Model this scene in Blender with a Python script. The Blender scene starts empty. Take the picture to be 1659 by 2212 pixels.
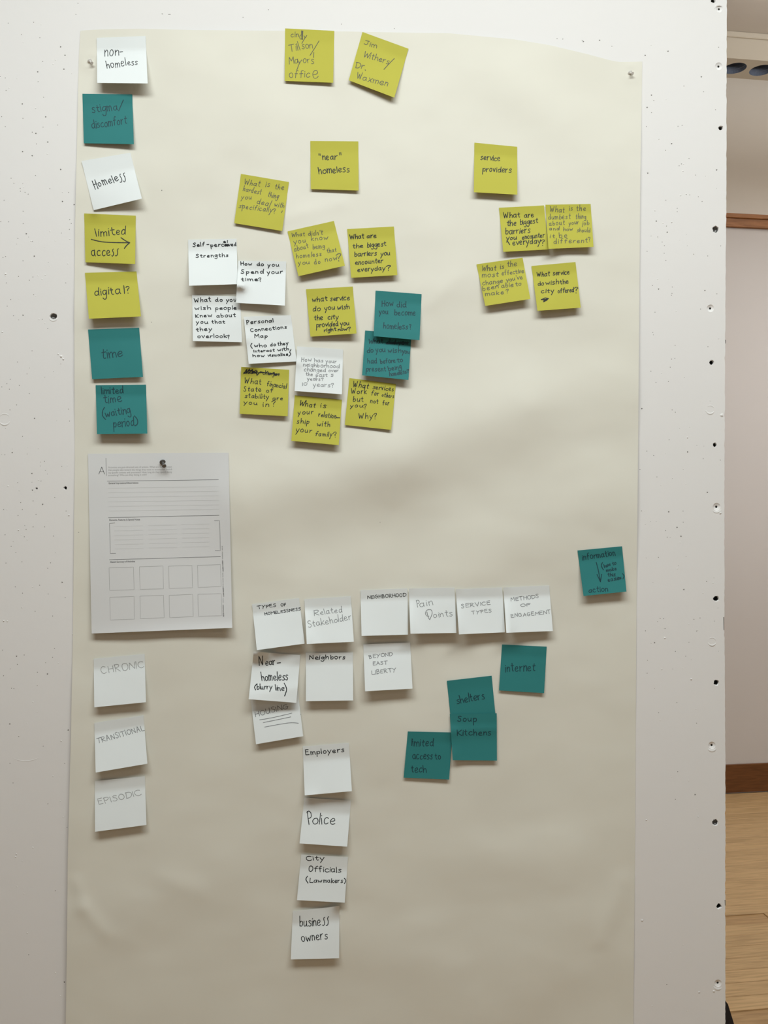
import bpy, bmesh, math, random
import numpy as np
from mathutils import Vector

# ------------------------------------------------------------------ camera, world, lights, exposure
SC = bpy.context.scene
COL = SC.collection
F = 1916.0            # focal length in photograph pixels (frame 1659 x 2212)
CX, CY = 829.5, 1106.0
D = 1.414             # lens to pinboard, metres
CZ = 1.5              # lens height above the floor
SC.view_settings.view_transform = 'Standard'
SC.view_settings.look = 'None'
SC.view_settings.gamma = 1.0
SC.view_settings.use_curve_mapping = False
SC.view_settings.exposure = 0.0

cam_data = bpy.data.cameras.new('camera')
cam = bpy.data.objects.new('camera', cam_data)
COL.objects.link(cam)
cam.location = (0, -D, CZ)
cam.rotation_euler = (math.radians(90), 0, 0)
cam_data.sensor_fit = 'VERTICAL'
cam_data.sensor_height = 24.0
cam_data.lens = 24.0 * F / 2212.0
cam_data.clip_start = 0.02
SC.camera = cam

world = bpy.data.worlds.new('world')
SC.world = world
world.use_nodes = True
bgn = world.node_tree.nodes['Background']
bgn.inputs[0].default_value = (1.0, 0.97, 0.93, 1)
bgn.inputs[1].default_value = 0.17

CEIL = 3.955
# ceiling light fixtures: name place (x, y), size along x / y, watts, colour
LAMPS = [
    (0.10, -1.15, 2.2, 0.5, 3.05, 46, (0.925, 1.0, 0.99)),
    (0.10, -3.3, 2.2, 0.3, 3.25, 3, (0.97, 1.0, 0.96)),
    (2.9, 1.7, 2.2, 0.3, 3.3, 43, (1.0, 0.99, 0.96)),
]
for i, (lx, ly, sx, sy, lz, pw, lc) in enumerate(LAMPS):
    ld = bpy.data.lights.new('ceiling_lamp_light', 'AREA')
    ld.shape = 'RECTANGLE'; ld.size = sx; ld.size_y = sy
    ld.energy = pw; ld.color = lc
    lo = bpy.data.objects.new('ceiling_lamp_light', ld)
    lo.location = (lx, ly, lz - 0.012)
    COL.objects.link(lo)
    if i == 2:      # added upward fill above this lamp, brightens the ceiling and upper wall
        lo2 = bpy.data.objects.new('added_ceiling_fill', ld.copy()); lo2.data.energy = 46
        lo2.location = (lx, ly, lz + 0.066); lo2.rotation_euler = (math.pi, 0, 0); COL.objects.link(lo2)

def W(px, py, lift=0.0):
    """photograph pixel + distance in front of the pinboard (m) -> world point"""
    dd = D - lift
    return ((px - CX) / F * dd, -lift, CZ - (py - CY) / F * dd)

# ------------------------------------------------------------------ materials
def lin(c):
    return tuple(((v / 255.0) / 12.92 if v / 255.0 <= 0.04045 else ((v / 255.0 + 0.055) / 1.055) ** 2.4) for v in c)

def mat(name, rgb, rough=0.8, var=0.04, scale=8.0, bump=0.0, bscale=200.0, spec=0.3, metal=0.0, trans=0.0):
    m = bpy.data.materials.new(name); m.use_nodes = True
    nt = m.node_tree; N = nt.nodes; L = nt.links
    b = N['Principled BSDF']
    b.inputs['Roughness'].default_value = rough
    b.inputs['Metallic'].default_value = metal
    b.inputs['Specular IOR Level'].default_value = spec
    tc = N.new('ShaderNodeTexCoord')
    nz = N.new('ShaderNodeTexNoise'); nz.inputs['Scale'].default_value = scale; nz.inputs['Detail'].default_value = 4
    L.new(tc.outputs['Object'], nz.inputs['Vector'])
    mx = N.new('ShaderNodeMix'); mx.data_type = 'RGBA'
    mx.inputs['A'].default_value = (*[max(0, v * (1 - var)) for v in rgb], 1)
    mx.inputs['B'].default_value = (*[min(1, v * (1 + var)) for v in rgb], 1)
    L.new(nz.outputs['Fac'], mx.inputs['Factor'])
    L.new(mx.outputs['Result'], b.inputs['Base Color'])
    if bump > 0:
        n2 = N.new('ShaderNodeTexNoise'); n2.inputs['Scale'].default_value = bscale; n2.inputs['Detail'].default_value = 3
        L.new(tc.outputs['Object'], n2.inputs['Vector'])
        bp = N.new('ShaderNodeBump'); bp.inputs['Strength'].default_value = bump; bp.inputs['Distance'].default_value = 0.001
        L.new(n2.outputs['Fac'], bp.inputs['Height']); L.new(bp.outputs['Normal'], b.inputs['Normal'])
    if trans > 0:
        tl = N.new('ShaderNodeBsdfTranslucent'); L.new(mx.outputs['Result'], tl.inputs['Color'])
        ms = N.new('ShaderNodeMixShader'); ms.inputs[0].default_value = trans
        L.new(b.outputs[0], ms.inputs[1]); L.new(tl.outputs[0], ms.inputs[2])
        L.new(ms.outputs[0], N['Material Output'].inputs['Surface'])
    return m

def wood(name, dark, light, rough, stretch, var=0.12, bump=0.1):
    m = bpy.data.materials.new(name); m.use_nodes = True
    nt = m.node_tree; N = nt.nodes; L = nt.links
    b = N['Principled BSDF']; b.inputs['Roughness'].default_value = rough
    b.inputs['Specular IOR Level'].default_value = 0.35
    tc = N.new('ShaderNodeTexCoord'); oi = N.new('ShaderNodeObjectInfo')
    ad = N.new('ShaderNodeVectorMath'); ad.operation = 'ADD'
    ml = N.new('ShaderNodeVectorMath'); ml.operation = 'SCALE'; ml.inputs['Scale'].default_value = 37.0
    cb = N.new('ShaderNodeCombineXYZ')
    for k in 'XYZ': L.new(oi.outputs['Random'], cb.inputs[k])
    L.new(cb.outputs[0], ml.inputs[0]); L.new(tc.outputs['Object'], ad.inputs[0]); L.new(ml.outputs[0], ad.inputs[1])
    mp = N.new('ShaderNodeMapping'); mp.inputs['Scale'].default_value = stretch
    L.new(ad.outputs[0], mp.inputs['Vector'])
    nz = N.new('ShaderNodeTexNoise'); nz.inputs['Scale'].default_value = 6; nz.inputs['Detail'].default_value = 6
    nz.inputs['Distortion'].default_value = 0.6
    L.new(mp.outputs[0], nz.inputs['Vector'])
    cr = N.new('ShaderNodeValToRGB')
    cr.color_ramp.elements[0].position = 0.3; cr.color_ramp.elements[0].color = (*dark, 1)
    cr.color_ramp.elements[1].position = 0.62; cr.color_ramp.elements[1].color = (*light, 1)
    L.new(nz.outputs['Fac'], cr.inputs[0])
    hs = N.new('ShaderNodeHueSaturation')
    mr = N.new('ShaderNodeMapRange'); mr.inputs['To Min'].default_value = 1 - var; mr.inputs['To Max'].default_value = 1 + var
    L.new(oi.outputs['Random'], mr.inputs['Value']); L.new(mr.outputs[0], hs.inputs['Value'])
    L.new(cr.outputs[0], hs.inputs['Color']); L.new(hs.outputs[0], b.inputs['Base Color'])
    bp = N.new('ShaderNodeBump'); bp.inputs['Strength'].default_value = bump; bp.inputs['Distance'].default_value = 0.001
    L.new(nz.outputs['Fac'], bp.inputs['Height']); L.new(bp.outputs['Normal'], b.inputs['Normal'])
    return m

M = {
    'board': mat('painted_pinboard', (0.80, 0.785, 0.775), 0.7, 0.025, 3.0, 0.3, 45.0),
    'sheet': mat('tracing_paper', (0.755, 0.735, 0.65), 0.65, 0.03, 9.0, 0.12, 30.0),
    'white': mat('white_note_paper', (0.795, 0.835, 0.84), 0.75, 0.012, 20.0, 0.05, 90.0),
    'yellow': mat('yellow_note_paper', (0.50, 0.475, 0.065), 0.75, 0.03, 20.0, 0.05, 90.0),
    'teal': mat('teal_note_paper', (0.028, 0.205, 0.205), 0.75, 0.04, 20.0, 0.05, 90.0),
    'print': mat('office_paper', (0.70, 0.705, 0.71), 0.6, 0.01, 10.0, 0.06, 40.0),
    'ink': mat('black_ink', (0.022, 0.025, 0.028), 0.6, 0.1),
    'tealink': mat('ink_on_teal', (0.012, 0.05, 0.065), 0.6, 0.1),
    'pencil': mat('pencil_grey', (0.24, 0.25, 0.26), 0.6, 0.2, 300.0),
    'pencil2': mat('faint_pencil_grey', (0.36, 0.37, 0.37), 0.6, 0.2, 300.0),
    'thin': mat('thin_black_pen', (0.10, 0.10, 0.075), 0.6, 0.1),
    'toner': mat('printed_toner', (0.07, 0.07, 0.075), 0.6, 0.05),
    'tonergrey': mat('printed_grey', (0.33, 0.33, 0.33), 0.6, 0.05),
    'tonerlight': mat('printed_pale_grey', (0.57, 0.575, 0.575), 0.6, 0.02),
    'hole': mat('screw_hole_dark', (0.05, 0.05, 0.045), 0.9, 0.3, 900.0),
    'speck': mat('pin_hole_dark', (0.20, 0.19, 0.175), 0.9, 0.3),
    'metal': mat('dark_metal', (0.16, 0.155, 0.15), 0.4, 0.1, 100, metal=0.6),
    'clearpin': mat('grey_plastic', (0.68, 0.66, 0.62), 0.35, 0.1),
    'wall': mat('beige_wall_paint', (0.80, 0.765, 0.71), 0.85, 0.03, 2.0, 0.1, 60.0),
    'soffit': mat('cream_soffit_paint', (0.66, 0.61, 0.52), 0.85, 0.03, 2.0, 0.1, 60.0),
    'panel': mat('grey_tack_panel', (0.70, 0.68, 0.68), 0.9, 0.02, 2.0, 0.1, 200.0),
    'ceiling': mat('ceiling_paint', (0.64, 0.60, 0.55), 0.9, 0.04, 2.0, 0.1, 60.0),
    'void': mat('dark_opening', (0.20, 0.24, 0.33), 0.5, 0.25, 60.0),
    'frame': mat('white_lamp_housing', (0.7, 0.7, 0.68), 0.5, 0.02),
    'charcoal': mat('charcoal_plastic', (0.018, 0.015, 0.018), 0.6, 0.3, 300.0, 0.1, 400),
    'rail': wood('oak_rail', lin((140, 92, 54)), lin((172, 118, 74)), 0.45, (1.5, 14, 14), 0.05),
    'base': wood('brown_baseboard', lin((104, 66, 38)), lin((126, 82, 48)), 0.45, (1.5, 14, 14), 0.05),
    'plank': wood('maple_plank', lin((178, 146, 104)), lin((206, 172, 126)), 0.42, (1.2, 16, 16), 0.05, 0.06),
    'subfloor': wood('maple_floor', lin((160, 128, 88)), lin((190, 154, 110)), 0.42, (1.2, 16, 16), 0.02, 0.06),
}

# ------------------------------------------------------------------ object helpers
def link(name, mesh, material=None, parent=None):
    o = bpy.data.objects.new(name, mesh)
    COL.objects.link(o)
    if material is not None:
        mesh.materials.clear(); mesh.materials.append(material)
    if parent is not None: o.parent = parent
    return o

def pydata(name, vs, fs, material, parent=None, smooth=False):
    me = bpy.data.meshes.new(name)
    me.from_pydata([tuple(v) for v in vs], [], fs)
    me.validate(verbose=False)
    if smooth:
        me.polygons.foreach_set('use_smooth', [True] * len(me.polygons))
    me.update()
    return link(name, me, material, parent)

def tag(o, label=None, cat=None, group=None, kind=None):
    if label: o['label'] = label
    if cat: o['category'] = cat
    if group: o['group'] = group
    if kind: o['kind'] = kind
    return o

def empty(name, loc):
    o = bpy.data.objects.new(name, None); COL.objects.link(o); o.location = loc
    o.empty_display_size = 0.02
    return o

def box_bm(bm, x0, x1, y0, y1, z0, z1, bev=0.0):
    r = bmesh.ops.create_cube(bm, size=1.0)
    for v in r['verts']:
        v.co = Vector(((x0 + x1) / 2 + v.co.x * (x1 - x0), (y0 + y1) / 2 + v.co.y * (y1 - y0), (z0 + z1) / 2 + v.co.z * (z1 - z0)))
    if bev > 0:
        es = set(e for v in r['verts'] for e in v.link_edges)
        bmesh.ops.bevel(bm, geom=list(es), offset=bev, segments=1, affect='EDGES')

def bm_obj(name, bm, material, parent=None, smooth=False):
    me = bpy.data.meshes.new(name); bm.to_mesh(me); bm.free()
    if smooth: me.polygons.foreach_set('use_smooth', [True] * len(me.polygons))
    return link(name, me, material, parent)

def lathe_pts(profile, n=20):
    """profile [(r, h)] -> verts/faces around +Z axis"""
    vs, fs = [], []
    for (r, h) in profile:
        for k in range(n):
            a = 2 * math.pi * k / n
            vs.append((r * math.cos(a), r * math.sin(a), h))
    for i in range(len(profile) - 1):
        for k in range(n):
            a = i * n + k; b = i * n + (k + 1) % n
            fs.append((a, b, b + n, a + n))
    fs.append(tuple(range(n - 1, -1, -1)))
    m = (len(profile) - 1) * n
    fs.append(tuple(range(m, m + n)))
    return vs, fs
# ------------------------------------------------------------------ the room behind the pinboard
A_ = math.radians(8.2)
RO = Vector((1.949, 3.346, 0))
RU = Vector((math.cos(A_), math.sin(A_), 0)); RV = Vector((math.sin(A_), -math.cos(A_), 0))
def R(u, v, z): return RO + RU * u + RV * v + Vector((0, 0, z))
room_rot = A_

def room_box(name, u0, u1, v0, v1, z0, z1, material, parent=None, bev=0.0):
    """box laid along the far wall; object origin at its own corner"""
    bm = bmesh.new(); box_bm(bm, 0, u1 - u0, 0, v1 - v0, 0, z1 - z0, bev)
    for v in bm.verts: v.co.y = -v.co.y
    bmesh.ops.reverse_faces(bm, faces=bm.faces)
    o = bm_obj(name, bm, material)
    p = R(u0, v0, z0)
    if parent is not None:
        o.parent = parent
        # parents of the room are empties at the world origin
    o.location = p; o.rotation_euler = (0, 0, room_rot)
    return o

def S_(name):
    o = empty(name, (0, 0, 0)); o['kind'] = 'structure'; return o

wall_back = S_('wall_back')
room_box('plaster', -7, 6, -0.15, 0.0, 0, CEIL, M['wall'], wall_back)
# tack panels below the rail, each its own sheet with an open seam
seam_u = 0.127
pw = 1.22
for k in range(-5, 4):
    u0 = seam_u + k * pw + 0.0012; u1 = seam_u + (k + 1) * pw - 0.0012
    room_box('wall_panel', u0, u1, 0.0, 0.012, 0.15, 3.03, M['panel'], wall_back, 0.0008)
trim_1 = S_('trim_1'); tag(trim_1, 'brown wooden rail across the far wall above the grey panels')
room_box('rail_cap', -7, 6, 0.0, 0.036, 3.064, 3.088, M['rail'], trim_1, 0.003)
room_box('rail_board', -7, 6, 0.0, 0.028, 3.018, 3.064, M['rail'], trim_1, 0.002)
baseboard_back = S_('baseboard_back'); tag(baseboard_back, 'reddish brown wooden baseboard along the far wall')
room_box('baseboard_plank', -7, 6, 0.0, 0.020, 0.003, 0.154, M['base'], baseboard_back, 0.002)

wall_left = S_('wall_left'); room_box('plaster', -7.15, -7, -0.15, 8.5, 0, CEIL, M['wall'], wall_left)
wall_right = S_('wall_right'); room_box('plaster', 6, 6.15, -0.15, 8.5, 0, CEIL, M['wall'], wall_right)
ceiling = room_box('ceiling', -7.15, 6.15, -0.15, 8.5, CEIL, CEIL + 0.12, M['ceiling']); ceiling['kind'] = 'structure'

# soffit with round openings in its underside
trim_2 = S_('trim_2'); tag(trim_2, 'cream soffit under the ceiling with round dark openings in its underside')
SZ = CZ + 2.322; SV = 0.195
room_box('soffit_face', -7, 6, SV - 0.012, SV, SZ, CEIL, M['soffit'], trim_2)
room_box('soffit_moulding', -7, 6, SV, SV + 0.014, CEIL - 0.028, CEIL, M['soffit'], trim_2, 0.004)
hole_u = [-0.128 + 0.149 * k for k in range(-20, 22)]
bm = bmesh.new()
def ring_edges(bm, pts):
    vs = [bm.verts.new(p) for p in pts]
    return [bm.edges.new((vs[i], vs[(i + 1) % len(vs)])) for i in range(len(vs))]
es = ring_edges(bm, [(-4, -0.0, 0), (5, -0.0, 0), (5, -SV + 0.0, 0), (-4, -SV + 0.0, 0)])
for u in hole_u:
    es += ring_edges(bm, [(u + 0.059 * math.cos(t), -0.098 + 0.059 * math.sin(t), 0) for t in [2 * math.pi * k / 28 for k in range(28)]])
bmesh.ops.triangle_fill(bm, use_beauty=True, edges=es, normal=(0, 0, -1))
o = bm_obj('soffit_underside', bm, M['soffit'], trim_2)
o.location = R(0, 0, SZ + 0.001); o.rotation_euler = (0, 0, room_rot)
vs, fs = [], []
n = 28
prof = [(0.0595, 0.0), (0.0595, 0.02), (0.056, 0.022), (0.056, 0.04), (0.0595, 0.042), (0.0595, 0.075), (0.001, 0.075)]
for (r, h) in prof:
    for k in range(n):
        a = 2 * math.pi * k / n; vs.append((r * math.cos(a), r * math.sin(a), h))
for i in range(len(prof) - 1):
    for k in range(n):
        a = i * n + k; b = i * n + (k + 1) % n; fs.append((a, a + n, b + n, b))
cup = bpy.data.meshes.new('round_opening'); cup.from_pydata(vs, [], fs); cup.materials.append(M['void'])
for u in hole_u:
    o = bpy.data.objects.new('round_opening', cup); COL.objects.link(o); o.parent = trim_2
    o.location = R(u, 0.098, SZ + 0.001)

# floor: boards one by one where they can be seen, a plain slab beyond
floor = S_('floor')
room_box('floor_slab', -7, 6, 0.0, 8.5, -0.10, -0.004, M['subfloor'], floor)
PWD = 0.074
rng = random.Random(5)
lens = [0.9, 1.25, 1.6, 2.0]
pm = {}
for ln in lens:
    bm = bmesh.new(); box_bm(bm, 0, ln - 0.0016, -PWD + 0.0018, 0, -0.012, 0, 0.0009)
    me = bpy.data.meshes.new('floor_plank'); bm.to_mesh(me); bm.free(); me.materials.append(M['plank']); pm[ln] = me
for r in range(45):
    u = -0.6 - rng.random() * 1.2
    while u < 3.0:
        ln = rng.choice(lens)
        o = bpy.data.objects.new('floor_plank', pm[ln]); COL.objects.link(o); o.parent = floor
        o.location = R(u, 0.021 + r * PWD, 0); o.rotation_euler = (0, 0, room_rot)
        u += ln

# ceiling light fixtures, hung on rods
em = bpy.data.materials.new('lit_diffuser'); em.use_nodes = True
b = em.node_tree.nodes['Principled BSDF']; b.inputs['Emission Color'].default_value = (1, 0.98, 0.94, 1)
b.inputs['Emission Strength'].default_value = 2.0
for i, (lx, ly, sx, sy, lz, pw_, lc) in enumerate(LAMPS):
    t = empty('hanging_light', (lx, ly, lz))
    tag(t, ['long white hanging light close in front of the pinboard', 'long white hanging light farther out from the front of the pinboard',
            'long white hanging light behind the pinboard over the wooden floor'][i], 'hanging light', 'hanging lights of the room')
    bm = bmesh.new(); box_bm(bm, -sx / 2 - 0.02, sx / 2 + 0.02, -sy / 2 - 0.02, sy / 2 + 0.02, 0, 0.06, 0.006)
    bm_obj('housing', bm, M['frame'], t)
    bm = bmesh.new(); box_bm(bm, -sx / 2, sx / 2, -sy / 2, sy / 2, -0.008, 0)
    bm_obj('diffuser', bm, em, t)
    for rx_ in (-sx * .4, sx * .4):
        vs, fs = lathe_pts([(0.004, 0.06), (0.004, CEIL - lz)], 8)
        pydata('rod', [(v[0] + rx_, v[1], v[2]) for v in vs], fs, M['frame'], t)

# charcoal splayed leg that carries the pinboard from behind
def XZ(px, py, y):
    dd = D + y
    return ((px - CX) / F * dd, CZ - (py - CY) / F * dd)
yb = 0.075
pa = XZ(1540, 2152, yb); pb = XZ(1567.5, 2164.5, yb); pc = XZ(1572.5, 2169, yb); pd_ = XZ(1586, 2213, yb)
sl = (pd_[0] - pc[0]) / (pd_[1] - pc[1])
foot = (pd_[0] + sl * (0.0 - pd_[1]), 0.0)
foot_l = (foot[0] - 0.16, 0.0)
outl = [pa, pb, pc, pd_, foot, foot_l, (pa[0] - 0.01, pa[1] - 0.05)]
vs = [(x, yb, z) for x, z in outl] + [(x, yb + 0.03, z) for x, z in outl]
n = len(outl)
fs = [tuple(range(n)), tuple(range(2 * n - 1, n - 1, -1))] + [(i, i + n, (i + 1) % n + n, (i + 1) % n) for i in range(n)]
leg = pydata('board_leg', vs, fs, M['charcoal'])
tag(leg, 'charcoal splayed leg poking out behind the lower right edge of the white pinboard', 'stand leg')
# ------------------------------------------------------------------ white painted pinboard
wall_front = S_('wall_front')
tag(wall_front, 'white painted pinboard wall pitted with pin and screw holes')
def edge_x(py):
    return float(np.interp(py, [-400, 0, 500, 560, 760, 1000, 1120, 1400, 1640, 1700, 2212, 3200],
                           [1570.5, 1570, 1568.6, 1567.8, 1566.3, 1565.2, 1564.7, 1565.3, 1566.8, 1567, 1567, 1567]))
# (px, py, radius x, radius y, kind)
HOLES = [
    (1540.5, 1, 5, 5, 'h'), (1553.7, 19, 7, 8, 'd'), (1552.7, 143, 8, 8, 'd'), (1557, 276, 5, 5, 'h'), (1546.3, 495, 7, 7.5, 'g'),
    (1534.7, 666, 8, 8, 'd'), (1537.5, 783, 5, 5.5, 'h'), (1544.3, 961, 4.5, 5, 'h'), (1548, 1095, 8.5, 8.5, 'd'),
    (1547.6, 1293.5, 6.5, 6, 'h'), (1547.3, 1475, 6, 6.5, 'h'), (1538, 1610, 8, 8, 'd'), (1545, 1777, 6.5, 7.5, 'g'),
    (1553, 1958, 6, 6, 'h'), (1551, 2124, 8, 8, 'd'), (115, 683, 8.5, 7, 'g'), (79, 1055, 2.6, 2.4, 'h'), (141, 1054, 3.6, 4, 'h'),
]
rng = random.Random(11)
right = []
py = -330.0
while py < 3120:
    jit = rng.uniform(-0.6, 0.6) + (rng.uniform(-1.8, -0.4) if rng.random() < 0.07 else 0)
    if 1333 < py < 1362: jit -= 1.8
    right.append((edge_x(py) + jit, py)); py += rng.uniform(4, 9)
top_z = CZ - (-330 - CY) / F * D
def P2(px, py):
    w = W(px, py); return (w[0], w[2])
outer = [P2(*p) for p in right]
outer[-1] = (outer[-1][0], 0.02)
outer += [(-1.75, 0.02), (-1.75, top_z)]
bm = bmesh.new()
es = ring_edges(bm, [(x, 0, z) for x, z in outer])
hole_rims = []
for (hx, hy, rx, ry, kd) in HOLES:
    n = 18
    rr = [1 + (rng.uniform(-0.16, 0.16) if kd != 'd' else rng.uniform(-0.03, 0.03)) for _ in range(n)]
    rim = [P2(hx + rx * rr[k] * math.cos(2 * math.pi * k / n), hy + ry * rr[k] * math.sin(2 * math.pi * k / n)) for k in range(n)]
    hole_rims.append(rim)
    es += ring_edges(bm, [(x, 0, z) for x, z in rim])
bmesh.ops.triangle_fill(bm, use_beauty=True, edges=es, normal=(0, -1, 0))
bmesh.ops.recalc_face_normals(bm, faces=bm.faces)
if sum(f.normal.y for f in bm.faces) > 0: bmesh.ops.reverse_faces(bm, faces=bm.faces)
bm_obj('board_face', bm, M['board'], wall_front)
# sides and back of the board
n = len(outer); T_ = 0.019
vs = [(x, 0, z) for x, z in outer] + [(x, T_, z) for x, z in outer]
fs = [(i, (i + 1) % n, (i + 1) % n + n, i + n) for i in range(n)] + [tuple(range(n, 2 * n))]
pydata('board_core', vs, fs, M['board'], wall_front)
for (hx, hy, rx, ry, kd), rim in zip(HOLES, hole_rims):
    n = len(rim); cx, cz = P2(hx, hy)
    vs, fs = [], []
    if kd == 'd': levels = [(1, 0), (0.85, 0.0007), (0.6, 0.0013), (0.28, 0.0016), (0.14, 0.004)]
    elif kd == 'g': levels = [(1, 0), (0.85, 0.002), (0.7, 0.0042), (0.35, 0.005), (0.1, 0.0055)]
    else: levels = [(1, 0), (0.8, 0.003), (0.75, 0.010), (0.4, 0.012), (0.05, 0.012)]
    for (s, dpt) in levels:
        for (x, z) in rim: vs.append((cx + (x - cx) * s, dpt, cz + (z - cz) * s))
    for i in range(len(levels) - 1):
        for k in range(n):
            a = i * n + k; b = i * n + (k + 1) % n; fs.append((a, b, b + n, a + n))
    o = pydata('screw_hole', vs, fs, M['board'], wall_front, True)
    o.data.materials.append(M['hole']); o.data.materials.append(M['metal'])
    for p in o.data.polygons:
        lv = p.index // n
        p.material_index = (1 if lv >= 3 else 0) if kd == 'd' else ((2 if lv >= 1 else 0) if kd == 'g' else (1 if lv >= 1 else 0))
# raised rings of paint over filled screws, and small chips
def ridge_ring(px, py, r, w, h, a0, a1, name='paint_ridge'):
    vs, fs = [], []; n = 22
    for k in range(n + 1):
        a = math.radians(a0 + (a1 - a0) * k / n)
        tp = math.sin(math.pi * k / n) ** 0.5
        for (o_, hh) in ((-w, 0), (0, h * tp), (w, 0)):
            x, z = P2(px + (r + o_ * tp) * math.cos(a), py + (r + o_ * tp) * math.sin(a)); vs.append((x, -hh - 0.00005, z))
    for k in range(n):
        for j in range(2):
            a = k * 3 + j; fs.append((a, a + 1, a + 4, a + 3))
    return pydata(name, vs, fs, M['board'], wall_front, True)
ridge_ring(1534, 885, 9, 2.2, 0.0011, 20, 165)
ridge_ring(1534, 885, 9, 1.6, 0.0006, 230, 340)
ridge_ring(1538, 1386, 8.5, 1.7, 0.0011, 15, 170)
ridge_ring(1538, 1386, 8.5, 1.3, 0.0006, 220, 350)
ridge_ring(10, 906, 12, 2.2, 0.0011, 15, 160)
ridge_ring(10, 906, 12, 1.5, 0.0006, 215, 330)
ridge_ring(1538, 1612, 10, 3.0, 0.0012, 30, 150)
ridge_ring(1551, 2127, 10, 3.0, 0.0012, 40, 160)
ridge_ring(1548, 1097, 10, 2.2, 0.0010, 20, 150)
ridge_ring(1553, 20, 9.5, 2.4, 0.0009, 180, 330)
ridge_ring(115, 683, 10, 2.0, 0.0010, 20, 150)
ridge_ring(55, 3.0 + 1581, 60, 1.2, 0.0004, 60, 118, 'paint_scratch')
def chip(px, py, r, h):
    vs, fs = [], []; n = 7
    for (s, hh) in ((1, 0), (0.6, h * 0.8), (0.2, h)):
        for k in range(n):
            a = 2 * math.pi * k / n + px; q = 1 + 0.25 * math.sin(3 * a + py)
            x, z = P2(px + r * s * q * math.cos(a), py + r * s * q * math.sin(a)); vs.append((x, -hh - 0.00003, z))
    for i in range(2):
        for k in range(n):
            a = i * n + k; b = i * n + (k + 1) % n; fs.append((a, b, b + n, a + n))
    fs.append(tuple(range(2 * n, 3 * n)))
    return vs, fs
def joined(name, items, material, parent, kind=None):
    V, Fc = [], []
    for vs, fs in items:
        o_ = len(V); V += vs; Fc += [tuple(i + o_ for i in f) for f in fs]
    o = pydata(name, V, Fc, material, parent, True)
    if kind: o['kind'] = kind
    return o
SP = []   # pin holes (px, py, r)
def pts(ox, oy, s, text):
    for tk in text.split():
        big = tk.endswith('L'); tk = tk.rstrip('L')
        a, b = tk.split(',')
        SP.append((ox + float(a) / s, oy + float(b) / s, 1.55 if big else 0.95))
pts(0, 0, 3.95, "70,198 287,190 183,295 340,322 517,400L 555,472L 365,525 545,590L 322,613L 325,697 45,665 2,652 52,772 372,830 190,887L 14,995 196,1010 390,997L 45,1080 367,1085 492,1067 275,1128 306,1138 648,123 1387,120 1438,123 1447,123 665,28")
pts(0, 280, 7.9, "550,42 612,65L 815,212L 622,245 385,376L 549,445L 1035,680L 605,782 190,830 238,914 345,1003 350,1050 428,1070 481,1101 850,1008 1170,1072 70,1205 1065,1227L 1265,1280L 395,1393 1190,1535 1217,1602 1185,1703 12,1570 148,1573 396,1605 449,1777L 305,1858 553,1910 585,2160L 95,2165 52,2182")
pts(0, 540, 2.57, "128,60 190,35 103,147 183,150 163,168 35,183 187,248 60,275 40,312 365,183 128,362L 235,385 75,365 265,437 178,560 97,622 150,688 57,718 38,742 107,752 10,760 52,773 162,797 92,860 55,888 192,935L 380,883 386,950 125,1035 68,1125L 27,1137 247,1173 177,1241L 228,1283 98,1292 180,1333L 304,1374 237,1412L 184,1393 115,1402 124,1441 200,1468 20,1441 100,1474 367,1449 145,1551 135,1592 297,1588 184,1537 248,1537 28,1581 62,1645 88,1680 281,1737 122,1731 33,1738 265,1767 345,1845L 85,1870 220,1861 125,1905 267,1910 362,1929 195,2006 292,2032")
pts(0, 1380, 2.66, "15,65 95,100L 139,93 302,106 313,56 100,147 20,212 215,192 273,202L 66,284 80,286 56,489L 392,524L 108,561 248,616 57,715 75,828 372,716 275,948 385,1083 318,1447 165,1815 370,1972L")
pts(1360, 400, 2.459, "365,62 302,50 320,52 193,80 385,87 253,123 253,141 142,191L 196,217 200,250L 150,275 173,302 185,322 93,351 184,361 193,400 340,367 415,376 484,323 121,533 154,552L 227,541 225,575 222,585 400,560L 464,577 135,675 377,658 123,782 416,858 242,850 223,924 240,920 216,967 113,988 206,1043 140,1048 65,1187L 226,1194 243,1206 210,1353 308,1417L 391,1453 482,1460 128,1436 92,1413 55,1510 145,1550 413,1632L 208,1735L 63,1730 284,1731 285,1790 252,1818L 273,1865L 191,1835 200,1870 288,2148L 409,2105 153,1977")
pts(1360, 1300, 2.4254, "178,88 160,87 337,92 369,85 186,140 351,153 83,152 131,214L 240,260 294,285 92,374 248,528 351,636 152,581 252,890 343,1010L 240,1035 195,2005")
pts(1200, 60, 3.614, "12,85 57,88 208,100 217,107L 344,98L 440,144 700,216L 878,183L 1274,152 1138,383L 1002,455 749,526L 767,568 715,622L 750,663 1249,640 956,769 988,762 710,771 906,905L 859,957 1042,1021 983,1063 965,1077 1258,1110L 720,1135L 1094,1150 1156,500")
pts(600, 50, 5.53, "762,12 1393,65")
pts(0, 0, 2.0, "700,60 735,62 1160,42 1050,75")
for _ in range(60):
    SP.append((rng.uniform(1, 140) if rng.random() < .55 else rng.uniform(1395, 1555), rng.uniform(380, 1500), rng.uniform(0.5, 0.8)))
joined('pin_holes', [chip(x, y, r, 0.00004) for x, y, r in SP], M['speck'], wall_front, 'stuff')
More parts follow.
